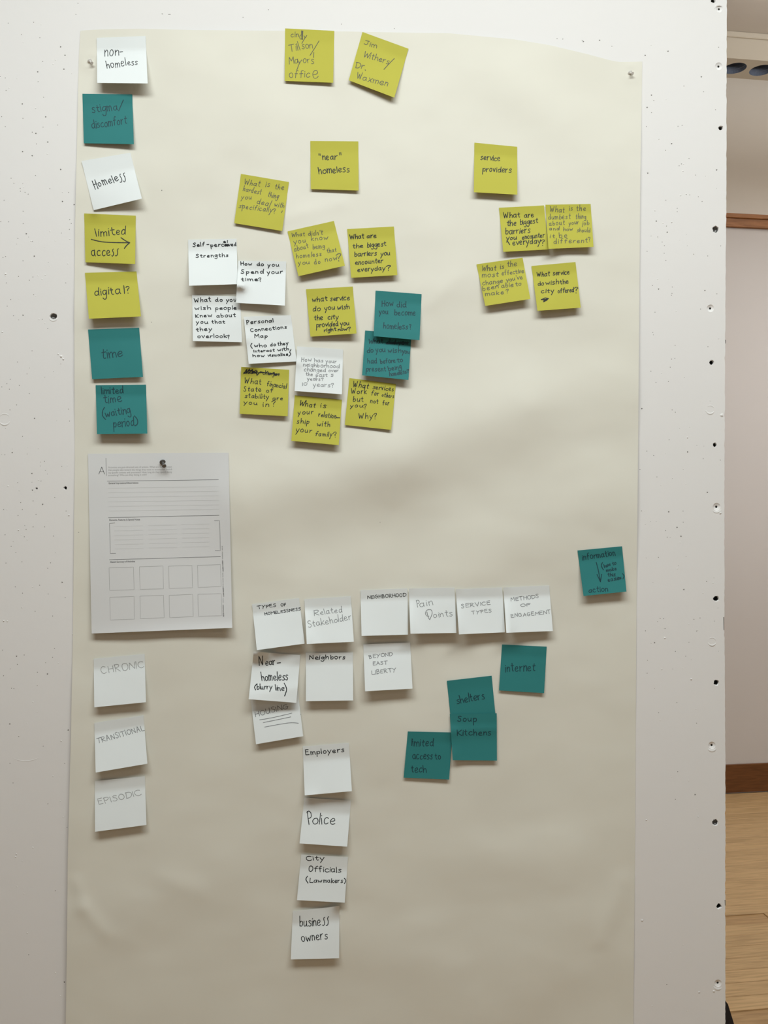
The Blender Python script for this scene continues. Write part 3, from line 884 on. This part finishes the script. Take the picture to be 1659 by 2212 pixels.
note(Z10, [(128, 48), (790, 66), (815, 698), (138, 680)], 'white', (6, 2.5), 'ink', 2.0, """
What 160 150 385 135 42
do 448 138 548 135 34
you 598 142 740 135 38
wish 168 252 382 245 36
people 452 252 738 245 38
Knew 178 357 398 348 32
about 465 355 728 348 34
you 185 440 345 442 34
that 400 440 578 438 32
they 185 545 398 538 36
overlook 205 637 605 635 36
? 618 655 648 650 38""", "white sticky note reading What do you wish people knew about you that they overlook?", asc=.85, gap=4.2, xh=.86)
note(Z9, [(795, 418), (1482, 430), (1462, 1062), (760, 1022)], 'white', (6, 10), 'ink', 2.1, """
How 832 485 988 487 34
do 1062 490 1158 490 36
you 1218 502 1382 500 36
Spend 835 602 1155 600 36
your 1210 608 1425 600 36
time 835 708 1078 710 32
? 1092 720 1130 715 36""", "white sticky note reading How do you spend your time?", asc=.85, gap=4.2, xh=.86)
note(Z10, [(838, 345), (1490, 325), (1568, 962), (908, 995)], 'white', (5, 3), 'ink', 2.0, """
Personal 880 450 1248 418 36
Connections 932 555 1432 508 34
Map 990 635 1168 632 34
who 985 765 1152 762 32
do 1208 752 1278 748 30
they 1310 747 1452 728 32
interact 980 835 1262 825 26
with 1310 822 1462 805 28
how 965 900 1128 898 26
visualize 1170 895 1450 880 26""", "white sticky note reading Personal Connections Map (who do they interact with, how visualize)",
 "952,712 935,745 957,782|1490,797 1478,822|1470,832 1488,862 1462,890", asc=.85, gap=4.2, xh=.86)
note(Z12, [(120, 142), (698, 108), (745, 688), (175, 728)], 'yellow', (5, 9), 'ink', 2.0, """
what 195 300 382 285 40
service 420 287 658 275 40
do 205 417 298 408 38
you 352 405 475 388 36
wish 508 395 660 382 36
the 220 525 325 520 38
city 390 515 522 508 34
provided 250 612 520 595 38
you 548 595 652 582 36
right 345 668 492 655 28
now 515 660 625 650 26
? 635 662 675 655 34""", "yellow sticky note reading what service do you wish the city provided you right now?", shear=.1, asc=.65)
note(Z14, [(133, 335), (795, 375), (775, 1015), (112, 982)], 'yellow', (4, 6), 'ink', 1.75, """
What 175 558 408 580 44
financial 488 592 752 635 38
State 168 670 405 675 38
of 480 685 568 688 34
stability 185 757 510 778 36
are 568 792 705 795 32
you 168 845 358 858 30
in 435 882 520 882 38
? 555 885 605 880 42
changes 430 440 655 458 30 w1.5""", "yellow sticky note with a crossed-out line reading What financial state of stability are you in?",
 "165,430 215,365! 200,430! 250,360! 235,430! 290,368! 280,432! 345,372! 350,455! 400,400! 470,420! 500,395! 520,445! 590,410! 600,455! 650,430|170,415 300,420 450,415 660,436|180,425 260,385 350,430|[2.4]300,395 345,415|290,410 360,395", shear=.08, asc=.95, gap=4.6)
note(Z13, [(265, 1050), (1187, 1122), (1128, 2035), (205, 1942)], 'teal', (8, 10), 'tealink', 1.9, """
What 335 1322 620 1312 68
did 712 1325 885 1325 60
you 930 1325 1110 1330 55
do 305 1492 425 1487 65
you 480 1480 662 1480 62
wish 720 1492 980 1488 62
you 1005 1505 1145 1515 55
had 315 1700 500 1708 62
before 575 1710 870 1690 60
to 905 1682 1020 1672 54
present 285 1862 680 1862 60
being 735 1858 995 1805 58
homeless 755 1960 1090 1905 52
? 1098 1892 1138 1885 40""", "lower teal sticky note reading What do you wish you had before to prevent being homeless?",
 "[2]680,1300 900,1292 1130,1290|[2]690,1318 900,1308 1120,1318", asc=.75)
note(Z13, [(473, 255), (1390, 325), (1348, 1243), (435, 1162)], 'teal', (6, 8), 'tealink', 1.9, """
How 600 572 830 562 78
did 898 580 1078 592 70
you 545 718 722 722 66
become 850 742 1268 752 68
homeless 625 1008 1112 1030 75
? 1150 1030 1190 1028 66""", "teal sticky note reading How did you become homeless?, overlapping the teal note below", asc=.75)
note(Z14, [(905, 52), (1540, 95), (1522, 712), (870, 668)], 'white', (6, 8), 'pencil', 1.5, """
How 965 262 1100 258 34
has 1145 267 1268 270 32
your 1300 278 1445 282 32
neighborhood 990 327 1485 352 32
changed 1000 392 1298 405 33
over 1340 407 1475 405 26
the 1028 455 1118 462 28
past 1165 472 1318 470 30
5 1372 470 1410 470 24
years 1045 520 1225 527 28
? 1238 525 1268 522 22
10 972 592 1045 590 27
years 1128 605 1360 612 34
? 1375 622 1410 618 38""", "white sticky note asking how your neighborhood has changed, faint thin writing", asc=.75)
note(Z15, [(165, 330), (790, 390), (748, 992), (118, 935)], 'yellow', (8, 9), 'ink', 1.75, """
What 222 468 435 495 42
is 508 495 578 500 42
your 205 588 412 578 36
relation 480 612 705 640 38
ship 190 702 355 712 38
with 458 738 632 750 40
your 178 818 392 828 40
family 435 870 660 880 36
? 680 892 722 885 44""", "yellow sticky note reading What is your relationship with your family?",
 "715,628 762,630", shear=.12, asc=.95, gap=4.6)
note(Z15, [(890, 102), (1507, 182), (1444, 790), (828, 725)], 'yellow', (2, 4), 'ink', 1.7, """
What 935 218 1138 243 42
services 1198 247 1475 278 38
Work 912 312 1118 310 40
for 1178 328 1275 338 38
others 1320 348 1478 368 30
but 938 412 1072 415 38
not 1165 432 1270 442 34
for 1330 460 1415 460 34
you 900 490 1068 490 30
? 1080 515 1115 510 36
Why 1010 638 1195 640 42
? 1210 652 1252 645 48""", "yellow sticky note reading What services work for others but not for you? Why?", shear=.1, asc=.95, gap=4.6)

# --- right cluster
note(Z7, [(137, 100), (648, 150), (650, 722), (130, 692)], 'yellow', (7, 8), 'ink', 1.9, """
service 210 302 440 320 42
providers 235 447 575 458 42""", "yellow sticky note reading service providers at upper right", shear=.05, asc=.65)
note(Z7, [(430, 878), (968, 850), (1022, 1375), (482, 1405)], 'yellow', (7, 6), 'ink', 1.9, """
What 485 1002 682 990 42
are 735 1000 845 990 40
the 525 1098 638 1087 42
biggest 685 1082 892 1060 40
barriers 512 1195 802 1175 44
you 520 1265 640 1255 34
encounter 708 1255 972 1228 36
everyday 595 1325 925 1303 42
? 930 1335 975 1330 44""", "yellow sticky note reading What are the biggest barriers you encounter everyday? in the right cluster", "525,1265 560,1320", shear=.08, asc=.7)
note(Z7, [(985, 842), (1525, 832), (1560, 1345), (1022, 1370)], 'yellow', (6, 9), 'thin', 1.5, """
What 1040 925 1212 935 36
is 1275 912 1310 907 32
the 1355 915 1465 912 36
dumbest 1020 1020 1282 1010 36
thing 1345 1012 1468 1008 32
about 1030 1092 1215 1080 32
your 1265 1085 1385 1070 28
job 1425 1085 1505 1085 30
and 1030 1145 1150 1145 24
how 1200 1155 1310 1150 26
should 1362 1168 1520 1170 30
it 1040 1240 1095 1237 28
be 1150 1238 1245 1232 34
different 1085 1308 1490 1292 34
? 1500 1290 1528 1285 36""", "yellow sticky note asking the dumbest thing about your job, right cluster", shear=.1, asc=.95, gap=4.6)
note(Z8, [(118, 190), (730, 102), (834, 650), (235, 742)], 'yellow', (8, 10), 'thin', 1.6, """
What 190 280 378 272 42
is 435 252 482 248 38
the 528 225 650 212 42
most 192 365 410 350 38
effective 455 338 745 303 38
change 200 468 465 435 36
you've 515 422 730 385 34
been 205 548 408 505 36
able 452 502 605 485 34
to 638 480 712 470 32
make 235 608 485 582 32
? 512 578 545 572 32""", "yellow sticky note asking the most effective change you've been able to make", shear=.12, asc=.8)
note(Z8, [(848, 212), (1432, 160), (1503, 765), (928, 808)], 'yellow', (9, 8), 'ink', 1.9, """
What 925 355 1088 345 40
service 1135 338 1350 325 40
do 935 472 1012 467 34
wish 1040 465 1210 450 38
the 1230 455 1338 445 38
city 980 573 1150 565 34
offered 1200 572 1410 558 36
? 1418 572 1458 568 46""", "yellow sticky note reading What service do wish the city offered? above a black scribble",
 "[2.2]978,660 1030,636! 1078,645! 1000,668! 1060,652! 1003,690! 1062,660! 985,655", shear=.08, asc=.7)

# --- right edge
note(Z16, [(285, 302), (1283, 208), (1383, 1222), (420, 1322)], 'teal', (9, 10), 'tealink', 1.85, """
information 405 522 1135 412 82
how 888 692 1035 645 50
to 1072 630 1150 615 46
make 930 778 1160 742 44
this 965 882 1135 872 46
easier 975 1000 1268 945 52
action 540 1248 965 1215 78""", "teal sticky note reading information, an arrow and action, alone at the right",
 "705,568 750,740 800,1005|722,838 800,1005! 825,835|845,572 818,640 865,735|1295,820 1325,875 1303,938|[2.2]1190,900 1260,930", asc=.8)

# --- row of headings
note(Z17, [(95, 300), (770, 212), (850, 865), (165, 958)], 'white', (12, 10), 'ink', 1.5, """
TYPES 178 368 440 335 25
OF 512 332 588 320 22
HOMELESSNESS 282 458 792 385 23""", "white sticky note reading TYPES OF HOMELESSNESS", shear=-.05)
note(Z17, [(845, 228), (1512, 185), (1555, 838), (880, 870)], 'white', (11, 11), 'pencil', 1.45, """
R 990 465 1062 455 50
elated 1078 450 1390 412 48
Stakeholder 905 635 1520 518 52""", "white sticky note reading Related Stakeholder", asc=.9)
note(Z18, [(62, 180), (795, 152), (802, 872), (80, 892)], 'white', (11, 9), 'ink', 1.4, """
NEIGHBORHOOD 172 315 775 278 32""", "white sticky note reading NEIGHBORHOOD")
note(Z18, [(815, 155), (1527, 138), (1557, 845), (842, 858)], 'white', (10, 9), 'pencil', 1.45, """
P 950 445 990 442 72
ain 990 440 1192 408 62
oints 1205 610 1500 580 60""", "white sticky note reading Pain Points", "1098,520 1118,600 1142,640! 1180,540 1160,485 1100,490 1075,540 1095,580 1130,585", asc=.8)
note(Z19, [(100, 158), (792, 130), (836, 800), (148, 832)], 'white', (11, 9), 'pencil', 1.45, """
SERVICE 185 440 618 385 34
TYPES 340 532 638 498 29""", "white sticky note reading SERVICE TYPES")
note(Z19, [(812, 132), (1495, 100), (1550, 782), (855, 808)], 'white', (11, 9), 'pencil', 1.45, """
METHODS 925 338 1340 288 34
OF 1070 420 1218 405 25
ENGAGEMENT 930 582 1522 520 33""", "white sticky note reading METHODS OF ENGAGEMENT")

# --- lower middle
note(Z20, [(135, 750), (785, 645), (861, 1278), (210, 1389)], 'white', (7, 7), 'pencil', 1.5, """
HOUSING 205 1012 652 895 42""", "white sticky note reading HOUSING above three ruled lines",
 "[1.3]260,1053 450,1020 705,960|[1.3]310,1090 500,1052 690,1012|[1.3]330,1152 560,1110 700,1092 795,1100")
note(Z20, [(178, 112), (822, 160), (766, 818), (110, 768)], 'white', (12, 8), 'ink', 2.0, """
N 255 303 305 300 68
ear 345 302 475 292 58
homeless 292 520 650 505 70
blurry 225 633 430 628 40
line 480 648 598 648 42""", "white sticky note reading Near-homeless (blurry line)",
 "502,270 548,265|222,558 190,600 207,642|600,548 632,630 605,725", asc=1.0)
note(Z20, [(898, 130), (1547, 125), (1550, 785), (898, 795)], 'white', (9, 9), 'ink', 1.9, """
Neigh 950 218 1215 218 36
bors 1240 218 1440 215 36""", "white sticky note reading Neighbors", asc=.7)
note(Z21, [(57, 45), (448, 30), (467, 415), (72, 437)], 'white', (11, 10), 'pencil', 1.5, """
BEYOND 108 165 303 140 18
EAST 140 220 258 210 18
LIBERTY 128 298 332 272 20""", "white sticky note reading BEYOND EAST LIBERTY")
note(Z21, [(1213, 47), (1586, 65), (1564, 453), (1188, 430)], 'teal', (3, 4), 'tealink', 2.0, """
internet 1243 275 1488 270 44""", "teal sticky note reading internet", asc=.8)
note(Z21, [(753, 350), (1127, 307), (1166, 715), (795, 752)], 'teal', (2, 2), 'tealink', 2.0, """
shelters 840 545 1068 500 38""", "teal sticky note reading shelters", asc=1.0)
note(Z21, [(428, 772), (800, 780), (772, 1173), (393, 1157)], 'teal', (3, 4), 'tealink', 1.9, """
limited 460 893 642 893 38
access 470 1003 632 1003 38
to 657 1003 705 1002 32
tech 457 1113 582 1113 38""", "teal sticky note reading limited access to tech", asc=.75)
note(Z21, [(778, 626), (1169, 620), (1171, 1015), (802, 1012)], 'teal', (5, 5), 'tealink', 1.9, """
Soup 842 690 1003 690 28
Kitchens 840 805 1122 803 30""", "teal sticky note reading Soup Kitchens under the shelters note", asc=.75)
note(Z23, [(345, 222), (1207, 265), (1145, 1105), (268, 1058)], 'white', (7, 7), 'ink', 1.9, """
City 440 330 768 322 56
Officials 480 530 1080 552 62
Law 505 738 720 738 52
makers 755 738 1110 740 48""", "white sticky note reading City Officials (Lawmakers)",
 "462,618 432,675 470,745|1138,655 1165,700 1140,755", asc=.7, v0=.3)
note(Z22, [(318, 1132), (1176, 1185), (1105, 2032), (230, 1973)], 'white', (9, 10), 'ink', 1.9, """
P 400 1618 470 1615 122
olice 468 1610 885 1632 118""", "white sticky note reading Police", asc=1.0, v0=.3)
note(Z22, [(288, 192), (1138, 125), (1192, 1012), (325, 1090)], 'white', (9, 12), 'ink', 1.9, """
Employers 345 348 1055 288 58""", "white sticky note reading Employers", asc=.75, v0=.3)
note(Z23, [(190, 1264), (1050, 1165), (1042, 2125), (155, 2148)], 'white', (8, 7), 'ink', 1.9, """
business 320 1548 700 1520 100
$$ 735 1510 850 1505 135
owners 358 1828 828 1768 98""".replace('business', 'busine'), "white sticky note reading business owners, lowest note on the sheet", asc=1.0, v0=.28)

# --- lower left column
note(Z24, [(65, 122), (645, 66), (660, 615), (72, 674)], 'white', (8, 9), 'pencil2', 1.5, """
CHRONIC 155 293 638 222 48""", "white sticky note reading CHRONIC in pencil")
note(Z24, [(72, 852), (632, 764), (676, 1315), (88, 1416)], 'white', (11, 10), 'pencil', 1.5, """
TRANSITIONAL 108 1085 648 935 38""", "white sticky note reading TRANSITIONAL in pencil")
note(Z24, [(78, 1512), (648, 1458), (665, 2012), (80, 2090)], 'white', (8, 8), 'pencil2', 1.5, """
EPISODIC 125 1782 605 1675 42""", "white sticky note reading EPISODIC in pencil")
# ------------------------------------------------------------------ printed worksheet
ox, oy, sc = 180, 970, 5.027
T = lambda x, y: (ox + x / sc, oy + y / sc)
WS = Note([T(50, 52), T(1577, 40), T(1617, 1942), T(90, 2003)], (6, 10), 0.12, 1.4, 30, m=38)
WS.build(ALL, 0.0008)
# the pinned top is pressed flat, the free bottom edge kicks out a little
WS.lift = WS.lift + 0.0022 * np.clip((WS.V - .965) / .035, 0, 1) * (0.3 + WS.U) + 0.0012 * np.sin(WS.U * 5 + 1) * WS.V
pg = WS.mesh('worksheet', M['print'])
tag(pg, 'printed white worksheet headed with a large A, pinned at left under the sticky notes', 'printed sheet')
c0 = pg.location
def marks(name, items, material):
    V, Fc = [], []
    for wd, st in items:
        segs = parse(st)[0]; pl = []
        for sg in segs:
            q = [T(*p) for p in sg]; s_ = []
            for i in range(len(q) - 1):
                n = max(1, int(math.hypot(q[i + 1][0] - q[i][0], q[i + 1][1] - q[i][1]) / 5))
                s_ += [(q[i][0] + (q[i + 1][0] - q[i][0]) * k / n, q[i][1] + (q[i + 1][1] - q[i][1]) * k / n) for k in range(n)]
            s_.append(q[-1])
            pl += s_ if not pl else s_[1:]
        ribbon(pl, wd, V, Fc, WS.lift_at, 0.0001)
    V = [(p[0] - c0[0], p[1] - c0[1], p[2] - c0[2]) for p in V]
    return pydata(name, V, Fc, material, pg)
marks('printed_letter', [(1.1, "168,272 200,195"), (1.1, "200,195 231,272"), (1.0, "178,247 221,247")], M['toner'])
marks('printed_rules', [(.75, "260,349 1468,333"), (.75, "272,745 1475,719"), (.75, "282,1202 1490,1168"), (.7, "246,98 250,290"),
    (.65, "343,803 285,806! 292,1133! 352,1132"), (.65, "1423,778 1480,778! 1488,1103! 1430,1103")], M['toner'])
bx = []
for (x0, y0, x1, y1, dx, dy) in ((280, 1290, 545, 1535, 6, -8), (610, 1278, 865, 1525, 6, -8), (926, 1272, 1180, 1514, 6, -8), (1240, 1264, 1490, 1503, 6, -10),
                               (287, 1610, 550, 1857, 5, -10), (614, 1598, 872, 1842, 5, -10), (932, 1588, 1187, 1830, 6, -10), (1244, 1578, 1498, 1817, 6, -8)):
    bx.append((.6, f"{x0},{y0} {x1},{y0+dy}! {x1+dx},{y1+dy}! {x0+dx},{y1}! {x0},{y0}"))
marks('printed_boxes', bx, M['tonergrey'])
fl = []
for k in range(6): fl.append((.45, f"{268 + k*1.5},{425 + k*49.5} {1468 + k},{408 + k*49.5}"))
for k in range(6):
    for (xa, xb, yy) in ((335, 645, 840), (705, 1015, 830), (1065, 1365, 820)):
        fl.append((.4, f"{xa + k*1.5},{yy + k*49} {xb + k},{yy - 6 + k*49}"))
marks('printed_writing_lines', fl, M['tonerlight'])
DG = bpy.context.evaluated_depsgraph_get()
def print_text(txt, x0, y0, x1, y1, h, material, bold=0.0, name='printed_text'):
    """print set in the built-in font, mapped onto the paper surface (coordinates of the worksheet frame)"""
    cu = bpy.data.curves.new(name, 'FONT'); cu.body = txt; cu.size = 1.0; cu.resolution_u = 2; cu.offset = bold
    to = bpy.data.objects.new('tmp_text', cu); COL.objects.link(to)
    bpy.context.view_layer.update()
    me = bpy.data.meshes.new_from_object(to.evaluated_get(bpy.context.evaluated_depsgraph_get()))
    bpy.data.objects.remove(to); bpy.data.curves.remove(cu)
    xs = [v.co.x for v in me.vertices]; w_ = max(xs) - min(xs); mn = min(xs)
    a = T(x0, y0); b = T(x1, y1); L_ = math.hypot(b[0] - a[0], b[1] - a[1]); ux, uy = (b[0] - a[0]) / L_, (b[1] - a[1]) / L_
    for v in me.vertices:
        X = (v.co.x - mn) / w_ * L_; Y = v.co.y / 0.72 * h / sc
        px_ = a[0] + ux * X + uy * Y; py_ = a[1] + uy * X - ux * Y
        p = W(px_, py_, WS.lift_at(px_, py_) + 0.0001)
        v.co = (p[0] - c0[0], p[1] - c0[1], p[2] - c0[2])
    return link(name, me, material, pg)
print_text("Activities are goal-directed sets of actions. What are the pathways", 270, 208, 962, 201, 20, M['tonergrey'])
print_text("that people take toward the things they want to accomplish, includ-", 270, 237, 968, 229, 20, M['tonergrey'])
print_text("ing specific actions and processes? How long do they spend doing", 270, 266, 962, 257, 20, M['tonergrey'])
print_text("something? Who are they doing it with?", 270, 294, 690, 287, 20, M['tonergrey'])
print_text("General Impressions/Observations", 273, 380, 597, 375, 20, M['toner'], .012)
print_text("Elements, Features & Special Notes", 283, 780, 616, 774, 20, M['toner'], .012)
print_text("Sketch Summary of Activities", 294, 1236, 563, 1228, 20, M['toner'], .012)
print_text("AEIOU Worksheet", 1530, 1822, 1522, 1690, 15, M['toner'], .012)
print_text("\u00a92011", 1526, 1668, 1523, 1620, 14, M['tonergrey'])
# the rest of the vertical credit line is too small to read in the photograph: fine letter-like ticks
rt = random.Random(3)
for (x0, y0, x1, y1, hh, mt_) in ((1523, 1600, 1517, 1492, 12, 'toner'), (1518, 1488, 1513, 1340, 9, 'tonergrey'), (1517, 1328, 1511, 1208, 12, 'toner'), (1512, 1200, 1507, 1050, 9, 'tonergrey')):
    it = []; n_ = int(abs(y1 - y0) / 4.2)
    for k in range(n_):
        if rt.random() < .1: continue
        x = x0 + (x1 - x0) * k / n_; y = y0 + (y1 - y0) * k / n_; e = hh * rt.uniform(.5, 1.0) / 2
        it.append((.42, f"{x - e:.1f},{y:.1f} {x + hh / 2:.1f},{y + rt.uniform(-1, 1):.1f}"))
    marks('printed_credit', it, M[mt_])

# ink dot on the sheet beside the HOUSING note, pin pricks in the sheet
def dot(px_, py_, r, name='ink_dot', mt='ink'):
    V = [W(px_ + r * math.cos(2 * math.pi * k / 10), py_ + r * math.sin(2 * math.pi * k / 10), float(sheet_lift(px_, py_)) + 0.00012) for k in range(10)]
    return pydata(name, V, [tuple(range(9, -1, -1))], M[mt], sheet)
dot(648.4, 1543.2, 1.7)
dot(349.5, 411.2, 1.1, mt='speck'); dot(821, 1128, .7, mt='speck')
dot(170, 1150, .8, mt='speck'); dot(327, 696, .8, mt='speck')

# ------------------------------------------------------------------ push pins
def pushpin(base, tip, mt_collar, mt_grip, label, s=1.0):
    a = Vector(base); d = Vector(tip) - a
    t = empty('pushpin', a); tag(t, label, 'pushpin', 'pushpins')
    q = Vector((0, 0, 1)).rotation_difference(d.normalized())
    L_ = d.length
    def part(name, prof, mt):
        vs, fs = lathe_pts([(r * s, h * L_) for r, h in prof], 24)
        vs = [tuple(q @ Vector(v)) for v in vs]
        o = pydata(name, vs, fs, mt, t, True)
        return o
    part('collar', [(.0035, 0), (.0047, .03), (.0048, .1), (.0044, .14), (.0028, .17)], mt_collar)
    part('grip', [(.0026, .16), (.0021, .3), (.0020, .6), (.0026, .8), (.0031, .85), (.0033, .93), (.0029, 1.0), (.0026, 1.0)], mt_grip)
    part('needle', [(.0004, -.55), (.0005, 0.02)], M['metal'])
    return t
def PW(px_, py_, l): return W(px_, py_, l)
l0 = WS.lift_at(350.3, 997)
pushpin(PW(351, 997.8, l0 + .0006), PW(354.9, 1007.0, l0 + .011), M['metal'], M['metal'], 'dark grey pushpin through the top of the printed worksheet')
for (x, y, ex, ey, lb) in ((194, 132, 198.5, 136, 'translucent grey pushpin at the top left corner of the big sheet'),
                         (1361, 157.5, 1366.5, 158.5, 'translucent grey pushpin at the top right corner of the big sheet')):
    l = float(sheet_lift(x, y))
    pushpin(PW(x, y, l + .0002), PW(ex, ey, l + .007), M['clearpin'], M['clearpin'], lb, .8)
